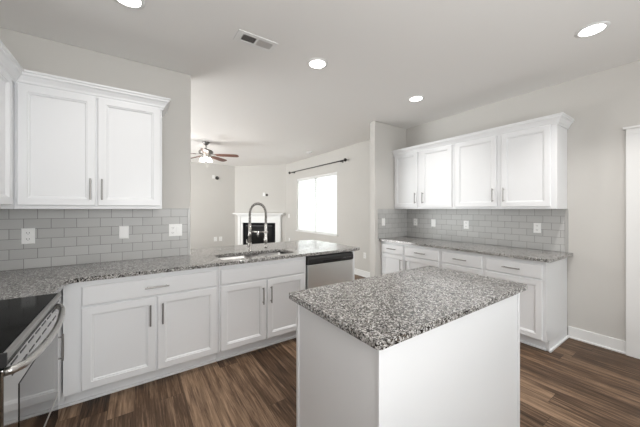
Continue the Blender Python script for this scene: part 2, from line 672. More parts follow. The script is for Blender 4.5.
# patio door and side window, added out of frame to let the fill light in
pd = bpy.data.objects.new('door_added', None); COL.objects.link(pd); pd.location = (PDX[0], YB, 0); pd['_org'] = (PDX[0], YB, 0); struct(pd)
m = MB()
for x in (PDX[0], (PDX[0] + PDX[1]) / 2 - 0.04, PDX[1] - 0.08):
    m.box(x, x + 0.08, YB - 0.09, YB - 0.03, 0, 2.25)
for a, b in ((0, 0.1), (2.17, 2.25)):
    m.box(PDX[0] + 0.08, PDX[1] - 0.08, YB - 0.09, YB - 0.03, a, b)
m.build('door_frame', TRIM, pd)
MB().box(PDX[0] + 0.05, PDX[1] - 0.05, YB - 0.065, YB - 0.059, 0.05, 2.2).build('door_pane', GLASS, pd)
sw = bpy.data.objects.new('window_added', None); COL.objects.link(sw); sw.location = (XLL, 4.4, 0.4); sw['_org'] = (XLL, 4.4, 0.4); struct(sw)
m = MB()
for y in (4.4, 5.96, 7.52):
    m.box(XLL - 0.09, XLL - 0.03, y, y + 0.08, 0.4, 2.4)
for a, b in ((0.4, 0.47), (2.33, 2.4)):
    m.box(XLL - 0.09, XLL - 0.03, 4.48, 7.52, a, b)
m.build('window_frame', TRIM, sw)
MB().box(XLL - 0.065, XLL - 0.059, 4.45, 7.55, 0.45, 2.35).build('window_pane', GLASS, sw)

# cased doorway at the right edge
dr = bpy.data.objects.new('door_1', None); COL.objects.link(dr); dr.location = (XR, 0, 0); dr['_org'] = (XR, 0, 0); struct(dr)
m = MB()
m.box(XR - 0.040, XR, 0.415, 0.507, 0, 2.065); m.box(XR - 0.040, XR, -0.507, -0.415, 0, 2.065)
m.build('door_casing', TRIM, dr, bevel=0.004)
m = MB(); m.box(XR - 0.036, XR, -0.507, 0.507, 2.065, 2.118); m.box(XR - 0.055, XR, -0.525, 0.525, 2.1185, 2.140)
m.build('door_header', TRIM, dr, bevel=0.003)
FD = Face('y', XR, -1)
m = MB()
for z0, z1 in ((0.01, 0.98), (0.98, 2.06)):
    m.loft(rings(FD, -0.413, 0.413, z0, z1, [(0, 0), (0, 0.02), (0.11, 0.02), (0.12, 0.013), (0.14, 0.013), (0.16, 0.018)]))
m.build('door_leaf', TRIM, dr)

# backsplash tile (fixed to the walls)
BS = 0.008
Z_C = 0.906     # counter top
Z_U = 1.372     # underside of wall cabinets
struct(MB().box(-1.0, 0.440, YL - BS, YL, Z_C, Z_U + 0.005).build('wall_left_tile', TILE_X))
struct(MB().box(0.442, 0.466, YL - BS, YL, Z_C, Z_U + 0.005).build('trim_1', TILE_EDGE))
struct(MB().box(XL, XL + BS, 1.2, YL - BS, Z_C, Z_U).build('wall_range_tile', TILE_Y))
struct(MB().box(XR - BS, XR, 0.955, 3.03, Z_C, Z_U).build('wall_right_tile', TILE_Y))
struct(MB().box(XR - BS, XR, 0.926, 0.953, Z_C, Z_U).build('trim_2', TILE_EDGE))
struct(MB().box(3.150, XR - BS, 3.03 - BS, 3.03, Z_C, Z_U).build('wall_stub_tile', TILE_X))

# ------------------------------------------------------------------ base cabinets
FX = Face('x', 2.49, -1)        # long run, faces the viewer's side
ZD0, ZD1, ZR0, ZR1 = 0.116, 0.688, 0.700, 0.836
TOE = 0.105


def base_body(F, s0, s1, depth, parent, hollow=False):
    m = MB()
    if hollow:    # open topped box so a sink can hang inside
        F.box(m, s0, s1, -0.02, 0, TOE, 0.875)
        F.box(m, s0, s0 + 0.018, -depth, -0.02, TOE, 0.875)
        F.box(m, s1 - 0.018, s1, -depth, -0.02, TOE, 0.875)
        F.box(m, s0 + 0.018, s1 - 0.018, -depth, -depth + 0.01, TOE, 0.875)
        F.box(m, s0 + 0.018, s1 - 0.018, -depth + 0.01, -0.02, TOE, TOE + 0.018)
    else:
        F.box(m, s0, s1, -depth, 0, TOE, 0.875)
    m.build('body', WHITE, parent, bevel=0.0015)
    m = MB()
    F.box(m, s0, s1, -0.10, -0.075, 0, TOE)
    F.box(m, s0, s1, -0.075, -0.058, 0, 0.018)
    m.build('toe_kick', WHITE, parent, bevel=0.003)


g_long = 'base cabinets under the long counter'
c = thing('base_cabinet', 'white base cabinet with one wide drawer over two doors, beside the blank-front sink cabinet', 'cabinet', (-0.355, 2.49, 0), g_long)
base_body(FX, -0.402, 0.606, 0.54, c)
drawer(FX, -0.305, 0.592, ZR0, ZR1, c)
door(FX, -0.305, 0.132, ZD0, ZD1, c, 0.098, 0.558)
door(FX, 0.146, 0.592, ZD0, ZD1, c, 0.180, 0.558)
c = thing('base_cabinet', 'white sink base cabinet with blank front above two doors, next to the dishwasher', 'cabinet', (1.05, 2.49, 0), g_long)
base_body(FX, 0.608, 1.506, 0.54, c, hollow=True)
drawer(FX, 0.624, 1.482, ZR0, ZR1, c, handle=False)
door(FX, 0.624, 1.047, ZD0, ZD1, c, 1.013, 0.545)
door(FX, 1.061, 1.482, ZD0, ZD1, c, 1.095, 0.545)
c = thing('end_panel', 'narrow white end panel between dishwasher and open floor', 'panel', (2.165, 2.6, 0))
MB().box(2.148, 2.188, 2.485, 3.045, 0, 0.875).build('panel', WHITE, c, bevel=0.002)

# corner cabinet behind the range
FR = Face('y', -0.412, 1)
c = thing('corner_cabinet', 'narrow white corner base cabinet between the range and the long run', 'cabinet', (-0.7, 2.3, 0))
m = MB(); m.box(-1.0, -0.412, 2.038, 3.04, TOE, 0.875); m.build('body', WHITE, c, bevel=0.0015)
m = MB(); m.box(-1.0, -0.487, 2.04, 2.60, 0, TOE); m.box(-0.487, -0.47, 2.04, 2.548, 0, 0.018); m.box(-0.4865, -0.4025, 2.5655, 2.59, 0, TOE); m.box(-0.4695, -0.4025, 2.548, 2.565, 0, 0.018); m.build('toe_kick', WHITE, c, bevel=0.003)
door(FR, 2.045, 2.275, ZD0, 0.836, c, 2.238, 0.535)

# right run
FY = Face('y', 3.226, -1)
g_r = 'base cabinets on the right wall'
c = thing('base_cabinet', 'white two-drawer base cabinet touching the stub wall, under the wall cabinets', 'cabinet', (3.5, 2.5, 0), g_r)
base_body(FY, 2.006, 3.0285, 0.612, c)
for (a, b), hs in (((2.585, 3.0), 2.62), ((2.035, 2.552), 2.515)):
    drawer(FY, a, b, ZR0, ZR1, c); door(FY, a, b, ZD0, ZD1, c, hs, 0.56)
c = thing('base_cabinet', 'white two-drawer base cabinet with exposed side panel facing the doorway', 'cabinet', (3.5, 1.47, 0), g_r)
base_body(FY, 0.953, 2.004, 0.612, c)
m = MB()
m.box(3.226, 3.838, 0.933, 0.952, TOE, 0.875); m.box(3.301, 3.838, 0.933, 0.952, 0, TOE); m.box(3.284, 3.838, 0.916, 0.9329, 0, 0.018)
m.build('side_panel', WHITE, c, bevel=0.0015)
for (a, b), hs in (((1.505, 1.99), 1.54), ((0.962, 1.468), 1.43)):
    drawer(FY, a, b, ZR0, ZR1, c); door(FY, a, b, ZD0, ZD1, c, hs, 0.56)

# ------------------------------------------------------------------ counters
r_in = 0.055
out = [(-1.0, 2.036), (-0.372, 2.036)] + [(x, y) for x, y in arc(-0.372 + r_in, 2.442 - r_in, r_in, 180, 90, 8)] + \
      arc(2.25 - 0.03, 2.442 + 0.03, 0.03, -90, 0, 6) + arc(2.25 - 0.06, 3.51 - 0.06, 0.06, 0, 90, 6) + \
      [(0.48, 3.49), (0.48, 3.0415), (-1.0, 3.0415)]
SX0, SX1, SY0, SY1 = 0.655, 1.425, 2.555, 2.895
hole = rrect(SX0, SX1, SY0, SY1, 0.07)
tag(MB().slab(out, [hole], 0.876, Z_C).build('countertop', GRANITE, bevel=0.005, seg=3),
    'speckled granite peninsula countertop holding the sink and tall faucet', 'countertop')
tag(MB().slab([(3.166, 3.0215), (3.166, 0.91)] + arc(3.186, 0.905, 0.02, 180, 270, 5) + [(3.841, 0.885), (3.841, 3.0215)], [], 0.876, Z_C).build('countertop', GRANITE, bevel=0.005, seg=3),
    'speckled granite countertop on the two-drawer base cabinets, running from stub wall to bare wall', 'countertop')
IX0, IX1, IY0, IY1 = 0.703, 2.005, 0.670, 1.356
tag(MB().slab(rrect(IX0, IX1, IY0, IY1, 0.018, 5), [], 0.876, Z_C).build('island_countertop', GRANITE, bevel=0.006, seg=3),
    'speckled granite slab with bare top on the freestanding island', 'countertop')

# island
c = thing('kitchen_island', 'white plain-sided freestanding island in the middle of the floor', 'island', (1.35, 1.0, 0))
bx0, bx1, by0, by1 = 0.735, 1.966, 0.70, 1.315
MB().box(bx0 + 0.006, bx1 - 0.006, by0 + 0.006, by1 - 0.006, 0.0, 0.875).build('body', WHITE, c, bevel=0.002)
for x0, x1, y0, y1 in ((bx0, bx0 + 0.0058, by1 - 0.022, by1), (bx0, bx0 + 0.0058, by0, by0 + 0.012),
                       (bx1 - 0.022, bx1, by0, by0 + 0.0058), (bx1 - 0.0058, bx1, by0 + 0.006, by0 + 0.02)):
    MB().box(x0, x1, y0, y1, 0, 0.875).build('corner_strip', WHITE, c, bevel=0.001)

# ------------------------------------------------------------------ sink
c = thing('sink', 'double bowl stainless undermount sink set in the peninsula', 'sink', (1.06, 2.72, 0.68))
for x0, x1, sgn in ((SX0 - 0.008, 1.029, 1), (1.051, SX1 + 0.008, 1)):
    y0, y1 = SY0 - 0.008, SY1 + 0.008

    def lp(ins, z, r):
        return [(x, y, z) for x, y in rrect(x0 + ins, x1 - ins, y0 + ins, y1 - ins, r, 6)]
    m = MB()
    m.loft([lp(-0.006, 0.8755, 0.07), lp(0.006, 0.8755, 0.06), lp(0.012, 0.75, 0.06), lp(0.018, 0.70, 0.055), lp(0.05, 0.685, 0.05), lp(0.10, 0.683, 0.03)], cap0=False)
    bowl = m.build('bowl', SINK, c, smooth=True)
    so = bowl.modifiers.new('sheet', 'SOLIDIFY'); so.thickness = 0.0015; so.offset = 0
    MB().lathe(((x0 + x1) / 2, (y0 + y1) / 2, 0.684), [(0.0, 0.001), (0.03, 0.001), (0.042, 0.004), (0.045, 0.001)], 24).build('drain', CHROME, bowl, smooth=True)
MB().box(1.0235, 1.0565, SY0 + 0.01, SY1 - 0.01, 0.858, 0.8665).build('divider', SINK, c, bevel=0.003)

# ------------------------------------------------------------------ faucet (pull-down spring)
fb = Vector((1.056, 2.945, Z_C))
sd = Vector((0.112, -0.182, 0)); reach = sd.length; sdn = sd.normalized()
c = thing('faucet', 'tall brushed nickel spring faucet standing behind the sink', 'faucet', tuple(fb))
MB().lathe(fb, [(0, 0), (0.031, 0), (0.031, 0.006), (0.026, 0.012), (0.021, 0.018), (0.021, 0.085), (0.018, 0.092), (0.0, 0.092)], 24).build('base', CHROME, c, smooth=True)
MB().tube([fb + Vector((0, 0, 0.085)), fb + Vector((0, 0, 0.30))], 0.0155, 16).build('post', CHROME, c, smooth=True)
lv = fb + Vector((0, 0, 0.060))
ld = Vector((-0.80, -0.60, 0)).normalized()
m = MB(); m.tube([lv + ld * 0.018, lv + ld * 0.050], 0.0145, 14); m.tube([lv + ld * 0.044, lv + ld * 0.052 + Vector((0, 0, 0.02)), lv + ld * 0.06 + Vector((0, 0, 0.075))], [0.006, 0.006, 0.0045], 10)
m.build('lever', CHROME, c, smooth=True)
pth = []
R = reach / 2
zc = 0.418
for i in range(5):
    pth.append(fb + Vector((0, 0, 0.29 + (zc - 0.29) * i / 5)))
for i in range(25):
    a = PI - PI * i / 24
    pth.append(fb + sdn * (R + R * math.cos(a)) + Vector((0, 0, zc + R * math.sin(a))))
for i in range(1, 6):
    pth.append(fb + sdn * reach + Vector((0, 0, zc - 0.13 * i / 5)))
MB().tube(pth, 0.0085, 10).build('hose', BLACK, c, smooth=True)
# spring coil around the hose
L = [0]
for a, b in zip(pth[:-1], pth[1:]):
    L.append(L[-1] + (b - a).length)
tot = L[-1]
turns = 62
coil = []
nst = turns * 8
j = 0
side = sdn.cross(Vector((0, 0, 1)))
for i in range(nst + 1):
    d = tot * i / nst
    while j < len(L) - 2 and L[j + 1] < d:
        j += 1
    tt = (d - L[j]) / max(1e-6, L[j + 1] - L[j])
    p = pth[j].lerp(pth[j + 1], tt)
    tv = (pth[j + 1] - pth[j]).normalized()
    nn = tv.cross(side)
    ang = 2 * PI * turns * i / nst
    coil.append(p + (side * math.cos(ang) + nn * math.sin(ang)) * 0.0125)
MB().tube(coil, 0.0032, 6).build('spring', CHROME, c, smooth=True)
tip = fb + sdn * reach
MB().lathe((tip.x, tip.y, Z_C), [(0, 0.045), (0.015, 0.045), (0.017, 0.065), (0.011, 0.075), (0.011, 0.095), (0.017, 0.10), (0.020, 0.108), (0.020, 0.15), (0.016, 0.165), (0.0155, 0.30), (0.013, 0.312), (0, 0.312)], 20).build('spray_head', CHROME, c, smooth=True)
m = MB()
az = Vector((0, 0, 0.215))
m.tube([fb + az, fb + sdn * (reach - 0.075) + az, fb + sdn * (reach - 0.02) + az], [0.0085, 0.0075, 0.0075], 10)
m.lathe((tip.x, tip.y, Z_C + 0.205), [(0.0165, 0), (0.022, 0), (0.022, 0.022), (0.0165, 0.022)], 18, close=True)
m.build('support_arm', CHROME, c, smooth=True)
MB().tube([fb + sdn * (reach * 0.52) + az - Vector((0, 0, 0.055)), fb + sdn * (reach * 0.52) + az + Vector((0, 0, 0.004))], [0.010, 0.013], 12).build('pot_spout', CHROME, c, smooth=True)

# ------------------------------------------------------------------ dishwasher
c = thing('dishwasher', 'stainless dishwasher with black control strip under the peninsula', 'dishwasher', (1.828, 2.6, 0))
MB().box(1.512, 2.143, 2.50, 3.04, 0.10, 0.874).build('body', BLACK, c)
MB().box(1.516, 2.140, 2.462, 2.499, 0.115, 0.772).build('door', STEEL_DW, c, bevel=0.004)
cp = MB().loft([[(x, y, z) for y, z in ((2.499, 0.776), (2.463, 0.776), (2.450, 0.79), (2.450, 0.835), (2.462, 0.862), (2.499, 0.868))] for x in (1.516, 2.140)]).build('control_panel', BLACK, c, bevel=0.003)
MB().box(1.70, 1.95, 2.4475, 2.4495, 0.797, 0.806).build('display', BLACKGLASS, cp)
for k in range(5):
    MB().box(1.99 + k * 0.025, 2.002 + k * 0.025, 2.4478, 2.4497, 0.812, 0.817).build('button', NICKEL, cp)
MB().box(1.52, 2.135, 2.565, 2.59, 0, 0.0995).build('toe_kick', BLACK, c)

# ------------------------------------------------------------------ range
RY0, RY1, RXF = 1.272, 2.030, -0.345
c = thing('range', 'stainless electric range with black glass cooktop in front of the corner cabinet', 'range', (-0.68, 1.65, 0))
MB().box(-0.98, RXF - 0.045, RY0, RY1, 0.03, 0.871).build('body', STEEL, c, bevel=0.003)
MB().box(-0.985, RXF - 0.001, RY0 + 0.001, RY1 - 0.001, 0.896, 0.916).build('cooktop', BLACKGLASS, c, bevel=0.003)
MB().box(-0.98, RXF + 0.002, RY0 + 0.002, RY1 - 0.002, 0.868, 0.8895).build('cooktop_frame', BLACK, c, bevel=0.002)
# stainless front lip, rounded in section
prof = [(-0.0005, 0.8900), (-0.0005, 0.917), (0.004, 0.917), (0.010, 0.911), (0.0125, 0.902), (0.010, 0.8900)]
MB().loft([[(RXF + a, y, z) for a, z in prof] for y in (RY0, RY1)]).build('front_lip', STEEL_LIP, c, bevel=0.001)
ck = c
for bx, by, br in ((-0.52, 1.46, 0.115), (-0.52, 1.85, 0.09), (-0.80, 1.46, 0.08), (-0.80, 1.85, 0.105)):
    mm = MB()
    for rr in (br, br * 0.62):
        mm.lathe((bx, by, 0.9152), [(rr - 0.002, 0), (rr + 0.001, 0), (rr + 0.001, 0.0004), (rr - 0.002, 0.0004)], 48, close=True)
    mm.build('burner_ring', RING, c, smooth=False)
MB().box(-0.985, -0.93, RY0 + 0.002, RY1 - 0.002, 0.9155, 1.09).build('backguard', STEEL, c, bevel=0.004)
MB().box(RXF - 0.05, RXF + 0.011, RY0 - 0.006, RY0 - 0.0005, 0.876, 0.919).build('end_cap', BLACK, c, bevel=0.002)
# oven door: slightly proud of the body
od = MB().box(RXF - 0.044, RXF, RY0 + 0.004, RY1 - 0.004, 0.235, 0.862).build('oven_door', STEEL_DOOR, c, bevel=0.004)
MB().box(RXF + 0.0002, RXF + 0.0022, RY0 + 0.145, RY1 - 0.034, 0.384, 0.745).build('oven_window', OVENGLASS, od, bevel=0.001)
MB().box(RXF + 0.0002, RXF + 0.004, RY0 + 0.145, RY1 - 0.03, 0.372, 0.3835).build('window_trim', STEEL, od, bevel=0.001)
for row, zz in ((0, 0.846), (1, 0.806)):
    m = MB()
    for k in range(7):
        y0 = RY0 + 0.07 + k * 0.092 + row * 0.01
        m.box(RXF - 0.001, RXF + 0.0012, y0, y0 + 0.062, zz, zz + 0.007)
    m.build('vent_grille', BLACK, od)
m = MB()
for k in range(22):
    z = 0.31 + k * 0.025
    m.box(RXF - 0.028, RXF - 0.018, RY0 + 0.003, RY0 + 0.0052, z, z + 0.012)
m.build('side_grille', BLACK, od)
# bowed handle
m = MB()
hp = [(RXF - 0.002, RY0 + 0.022, 0.848)]
for i in range(17):
    t = i / 16
    k = math.sin(PI * t) ** 0.55
    hp.append((RXF + 0.012 + 0.036 * k, RY0 + 0.026 + (RY1 - RY0 - 0.052) * t, 0.848 - 0.022 * k))
hp += [(RXF - 0.002, RY1 - 0.022, 0.848)]
m.tube(hp, 0.0135, 14)
m.build('handle', STEEL, od, smooth=True)
MB().box(RXF - 0.044, RXF - 0.030, RY0 + 0.006, RY1 - 0.006, 0.06, 0.228).build('storage_drawer', STEEL, c, bevel=0.004)

# ------------------------------------------------------------------ wall cabinets
ZU0, ZU1, ZUT = 1.398, 2.236, 2.25


def upper_body(F, s0, s1, depth, parent):
    m = MB()
    F.box(m, s0, s1, -depth, 0, Z_U, ZUT)
    return m.build('body', WHITE, parent, bevel=0.0015)


FUX = Face('x', 2.72, -1)
FUR = Face('y', -0.685, 1)
FUY = Face('y', 3.53, -1)
c = thing('wall_cabinet', 'white two-door wall cabinet above the long counter, near the bar opening', 'cabinet', (-0.24, 2.88, Z_U), 'wall cabinets on the left')
upper_body(FUX, -0.684, 0.193, 0.328, c)
door(FUX, -0.668, -0.250, ZU0, ZU1, c, -0.278, 1.522)
door(FUX, -0.238, 0.180, ZU0, ZU1, c, -0.210, 1.522)
c = thing('wall_cabinet', 'white one-door wall cabinet beside the inside corner, above the range-side counter', 'cabinet', (-0.85, 2.3, Z_U), 'wall cabinets on the left')
m = MB(); m.box(-1.009, -0.685, 2.04, 3.049, Z_U, ZUT); m.build('body', WHITE, c, bevel=0.0015)
door(FUR, 2.06, 2.61, ZU0, ZU1, c, 2.09, 1.522)
g_u = 'wall cabinets on the right wall'
c = thing('wall_cabinet', 'white two-door wall cabinet touching the stub wall', 'cabinet', (3.69, 2.5, Z_U), g_u)
upper_body(FUY, 2.004, 3.028, 0.318, c)
door(FUY, 2.572, 3.006, ZU0, ZU1, c, 2.602, 1.535)
door(FUY, 2.035, 2.500, ZU0, ZU1, c, 2.470, 1.535)
c = thing('wall_cabinet', 'white two-door wall cabinet ending beside bare wall near the doorway', 'cabinet', (3.69, 1.47, Z_U), g_u)
upper_body(FUY, 0.935, 2.002, 0.318, c)
door(FUY, 1.490, 1.984, ZU0, ZU1, c, 1.522, 1.535)
door(FUY, 0.985, 1.436, ZU0, ZU1, c, 1.406, 1.535)

CROWN = [(0.0005, 2.228), (0.010, 2.228), (0.013, 2.240), (0.020, 2.246), (0.024, 2.258), (0.040, 2.284), (0.050, 2.292), (0.052, 2.304), (0.060, 2.308), (0.060, 2.322), (0.0005, 2.322)]


def sweep(path, sides, prof):
    """sweep profile along plan path; sides = outward normal of each segment"""
    mb = MB()
    loops = []
    n = len(path)
    for i, p in enumerate(path):
        ns = []
        if i > 0:
            ns.append(Vector(sides[i - 1]))
        if i < n - 1:
            ns.append(Vector(sides[i]))
        if len(ns) == 2:
            off = ns[0] + ns[1]
        else:
            off = ns[0]
        loops.append([(p[0] + off.x * o, p[1] + off.y * o, z) for o, z in prof])
    mb.loft(loops)
    return mb


tag(sweep([(-0.685, 2.04), (-0.685, 2.72), (0.193, 2.72), (0.193, 3.048)], [(1, 0), (0, -1), (1, 0)], CROWN).build('crown_molding', WHITE),
    'white crown molding running round the inside corner over the range-side wall cabinets', 'molding')
tag(sweep([(3.53, 3.028), (3.53, 0.935), (3.848, 0.935)], [(-1, 0), (0, -1)], CROWN).build('crown_molding', WHITE),
    'white crown molding capping the four-door row of wall cabinets by the stub wall', 'molding')

# ------------------------------------------------------------------ outlets and switches


def wallplate(kind, F, s, z, label, group, wdt=0.072, hgt=0.116, devices=None):
    names = {'outlet': ('outlet', 'outlet'), 'switch': ('light_switch', 'switch'), 'combo': ('switch_plate', 'switch')}
    nm, cat = names[kind]
    c = thing(nm, label, cat, F.p(s, 0, z - hgt / 2), group)
    MB().loft(rings(F, s - wdt / 2, s + wdt / 2, z - hgt / 2, z + hgt / 2, [(0, 0.0005), (0, 0.003), (0.003, 0.006)])).build('plate', PLATE, c)
    devices = devices or [(0, kind)]
    for ds, k in devices:
        m = MB()
        if k == 'outlet':
            for dz in (-0.024, 0.024):
                m = MB()
                F.box(m, s + ds - 0.016, s + ds + 0.016, 0.0055, 0.0075, z + dz - 0.014, z + dz + 0.014)
                rc = m.build('receptacle', PLATE, c, bevel=0.002)
                m = MB()
                F.box(m, s + ds - 0.009, s + ds - 0.006, 0.0074, 0.0079, z + dz - 0.003, z + dz + 0.006)
                F.box(m, s + ds + 0.006, s + ds + 0.009, 0.0074, 0.0079, z + dz - 0.003, z + dz + 0.006)
                F.box(m, s + ds - 0.002, s + ds + 0.002, 0.0074, 0.0079, z + dz - 0.010, z + dz - 0.006)
                m.build('slot_pattern', SLOT, rc)
        else:
            F.box(m, s + ds - 0.016, s + ds + 0.016, 0.0055, 0.0085, z - 0.033, z + 0.033)
            m.build('rocker', PLATE, c, bevel=0.002)
    return c


FT = Face('x', YL - BS, -1)
FTR = Face('y', XR - BS, -1)
FTS = Face('x', 3.03 - BS, -1)
FW = Face('y', XR, -1)
FF = Face('x', YF, -1)
gl = 'electrical plates on the left backsplash'
gr = 'electrical plates on the right backsplash'
wallplate('outlet', FT, -0.690, 1.161, 'white outlet on gray tile nearest the range corner', gl, 0.076, 0.122)
wallplate('switch', FT, -0.083, 1.160, 'white single plate on gray tile midway along the long counter', gl)
wallplate('combo', FT, 0.332, 1.163, 'white double-width plate on gray tile by the end of the wall', gl, 0.116, 0.118, [(-0.023, 'outlet'), (0.023, 'switch')])
wallplate('switch', FTS, 3.267, 1.165, 'white switch on the tiled side of the stub wall', gr)
wallplate('outlet', FTR, 2.848, 1.157, 'white outlet on tile under the four-door cabinets, closest to the inside corner', gr)
wallplate('switch', FTR, 2.520, 1.155, 'white plate on tile under the four-door cabinets, second from the inside corner', gr)
wallplate('outlet', FTR, 2.012, 1.152, 'white outlet on tile under the four-door cabinets, third from the inside corner', gr)
wallplate('outlet', FTR, 1.197, 1.155, 'white outlet on tile under the four-door cabinets, nearest the bare wall', gr)
go = 'electrical plates in the living room'
wallplate('outlet', FW, 4.06, 0.43, 'white low outlet on living room wall past the dishwasher', go)
wallplate('switch', FW, 7.34, 1.165, 'white switch between the fireplace and the window', go)
wallplate('outlet', FW, 7.32, 0.44, 'white low outlet below the switch between fireplace and window', go)
wallplate('outlet', FF, 2.05, 0.445, 'white low outlet on far wall, farther one from the fireplace', go, 0.09, 0.135)
wallplate('outlet', FF, 2.205, 0.445, 'white low outlet on far wall, nearer one to the fireplace', go, 0.09, 0.135)


def tv_plate(P, label):
    """white pass-through plate with a black cable stub beside it; P(s, d, z)"""
    c = thing('cable_plate', label, 'wall plate', P(0, 0, -0.06), 'cable plates for televisions')
    m = MB()
    m.hexa([P(-0.035, 0.0005, -0.055), P(0.035, 0.0005, -0.055), P(0.035, 0.006, -0.055), P(-0.035, 0.006, -0.055),
            P(-0.035, 0.0005, 0.055), P(0.035, 0.0005, 0.055), P(0.035, 0.006, 0.055), P(-0.035, 0.006, 0.055)])
    m.build('plate', PLATE, c, bevel=0.002)
    return c


c = tv_plate(lambda s, d, z: (1.99 + s, YF - d, 2.36 + z), 'white plate with dark jack beside it, high on far wall below fan')
m = MB(); m.tube([(2.10, YF - 0.0005, 2.33), (2.10, YF - 0.03, 2.33)], [0.055, 0.045], 16); m.build('jack', BLACKMETAL, c)
c = tv_plate(lambda s, d, z: dg(0.62 + s + 0.10, d, 1.83 + z), 'white plate with gray jack beside it, above the fireplace mantel')
m = MB(); m.tube([dg(0.62, 0.0005, 1.81), dg(0.62, 0.02, 1.81)], [0.04, 0.034], 16); m.build('jack', VENTDARK, c)

# ------------------------------------------------------------------ ceiling fixtures
spots = [(-0.04, 2.17, 0.38, 'recessed downlight over the long counter, cut off by the top edge'),
         (1.425, 2.143, 1.1, 'recessed downlight nearest the ceiling vent'),
         (2.889, 2.134, 0.95, 'recessed downlight nearest the stub wall'),
         (2.893, 0.559, 1.6, 'recessed downlight nearest the doorway casing')]
for x, y, dim, lab in spots:
    c = thing('recessed_light', lab, 'ceiling light', (x, y, H), 'recessed downlights in the kitchen ceiling')
    MB().lathe((x, y, H), [(0.073, -0.0005), (0.098, -0.0005), (0.096, -0.005), (0.080, -0.009), (0.074, -0.008)], 40, close=True).build('trim_ring', TRIM, c, smooth=True)
    MB().lathe((x, y, H), [(0, -0.001), (0.0725, -0.001), (0.0725, -0.006), (0, -0.0065)], 40).build('lens', LENS, c)
    area('downlight_lamp', (x, y, H - 0.012), (x, y, 0), 0.14, 0.14, DOWNLIGHT_POWER * dim, (1.0, 0.975, 0.945), 'DISK', 110)

c = thing('ceiling_vent', 'white two-panel air vent in the kitchen ceiling', 'vent', (0.82, 2.15, H))
vx0, vx1, vy0, vy1 = 0.655, 0.985, 2.065, 2.218
oy0, oy1 = vy0 + 0.034, vy1 - 0.036
op = ((vx0 + 0.048, 0.812, 0.0021, 0.0115), (0.828, vx1 - 0.036, -0.006, 0.0085))
m = MB()
m.slab([(vx0, vy0), (vx1, vy0), (vx1, vy1), (vx0, vy1)], [[(x0, oy0), (x1, oy0), (x1, oy1), (x0, oy1)] for x0, x1, _, _ in op], H - 0.0065, H - 0.0005)
m.build('frame', TRIM, c, bevel=0.002)
MB().box(vx0 + 0.046, vx1 - 0.034, oy0 - 0.002, oy1 + 0.002, H - 0.0012, H - 0.0006).build('backing', VENTDARK, c)
for x0, x1, dx, pitch in op:
    m = MB()
    n = int((x1 - x0) / pitch)
    for k in range(n):
        xx = x0 + (x1 - x0) * (k + 0.5) / n
        z0, z1 = H - 0.0072, H - 0.0014
        m.hexa([(xx - dx - 0.0006, oy0 + 0.001, z0), (xx - dx + 0.0006, oy0 + 0.001, z0), (xx - dx + 0.0006, oy1 - 0.001, z0), (xx - dx - 0.0006, oy1 - 0.001, z0),
                (xx + dx - 0.0006, oy0 + 0.001, z1), (xx + dx + 0.0006, oy0 + 0.001, z1), (xx + dx + 0.0006, oy1 - 0.001, z1), (xx + dx - 0.0006, oy1 - 0.001, z1)])
    m.build('louvers', VENTLIGHT, c)

c = thing('smoke_detector', 'small white round detector on living room ceiling near the window', 'detector', (3.47, 5.57, H))
MB().lathe((3.47, 5.57, H), [(0, -0.035), (0.045, -0.035), (0.06, -0.025), (0.068, -0.012), (0.07, -0.0005), (0, -0.0005)], 28).build('housing', TRIM, c, smooth=True)
MB().lathe((3.47, 5.57, H - 0.036), [(0.02, 0), (0.026, 0), (0.026, -0.002), (0.02, -0.002)], 20, close=True).build('test_button', VENTLIGHT, c)

# ------------------------------------------------------------------ ceiling fan
fc = Vector((1.204, 5.94, 0))
c = thing('ceiling_fan', 'five-blade brown ceiling fan with lit glass shades in living room', 'ceiling fan', (fc.x, fc.y, H))
MB().lathe((fc.x, fc.y, 0), [(0, H - 0.0005), (0.07, H - 0.0005), (0.068, H - 0.02), (0.045, H - 0.05), (0.02, H - 0.065), (0, H - 0.065)], 28).build('canopy', NICKEL, c, smooth=True)
MB().tube([(fc.x, fc.y, H - 0.06), (fc.x, fc.y, 2.60)], 0.012, 12).build('downrod', NICKEL, c, smooth=True)
MB().lathe((fc.x, fc.y, 0), [(0, 2.61), (0.03, 2.61), (0.05, 2.595), (0.12, 2.575), (0.14, 2.55), (0.14, 2.52), (0.12, 2.495), (0.07, 2.48), (0.06, 2.45), (0.03, 2.435), (0, 2.435)], 32).build('motor_housing', NICKEL, c, smooth=True)
for k in range(5):
    a = math.radians(-32 + 72 * k)
    u = Vector((math.cos(a), math.sin(a), 0)); v = Vector((-math.sin(a), math.cos(a), 0))

    def bp(r, s, z):
        q = fc + u * r + v * s
        return Vector((q.x, q.y, 2.478 + z - s * 0.22 - (r - 0.2) * 0.03))
    outl = [(0.20, -0.045), (0.30, -0.058), (0.50, -0.066), (0.62, -0.064), (0.655, -0.045), (0.665, 0.0), (0.655, 0.045), (0.62, 0.064), (0.50, 0.066), (0.30, 0.058), (0.20, 0.045)]
    b = MB().loft([[bp(r, s, -0.003) for r, s in outl], [bp(r, s, 0.003) for r, s in outl]]).build('blade', BLADE, c)
    m = MB()
    m.hexa([bp(0.10, -0.018, 0.0035), bp(0.24, -0.03, 0.0035), bp(0.24, 0.03, 0.0035), bp(0.10, 0.018, 0.0035), bp(0.10, -0.018, 0.009), bp(0.24, -0.03, 0.009), bp(0.24, 0.03, 0.009), bp(0.10, 0.018, 0.009)])
    m.build('blade_iron', NICKEL, b)
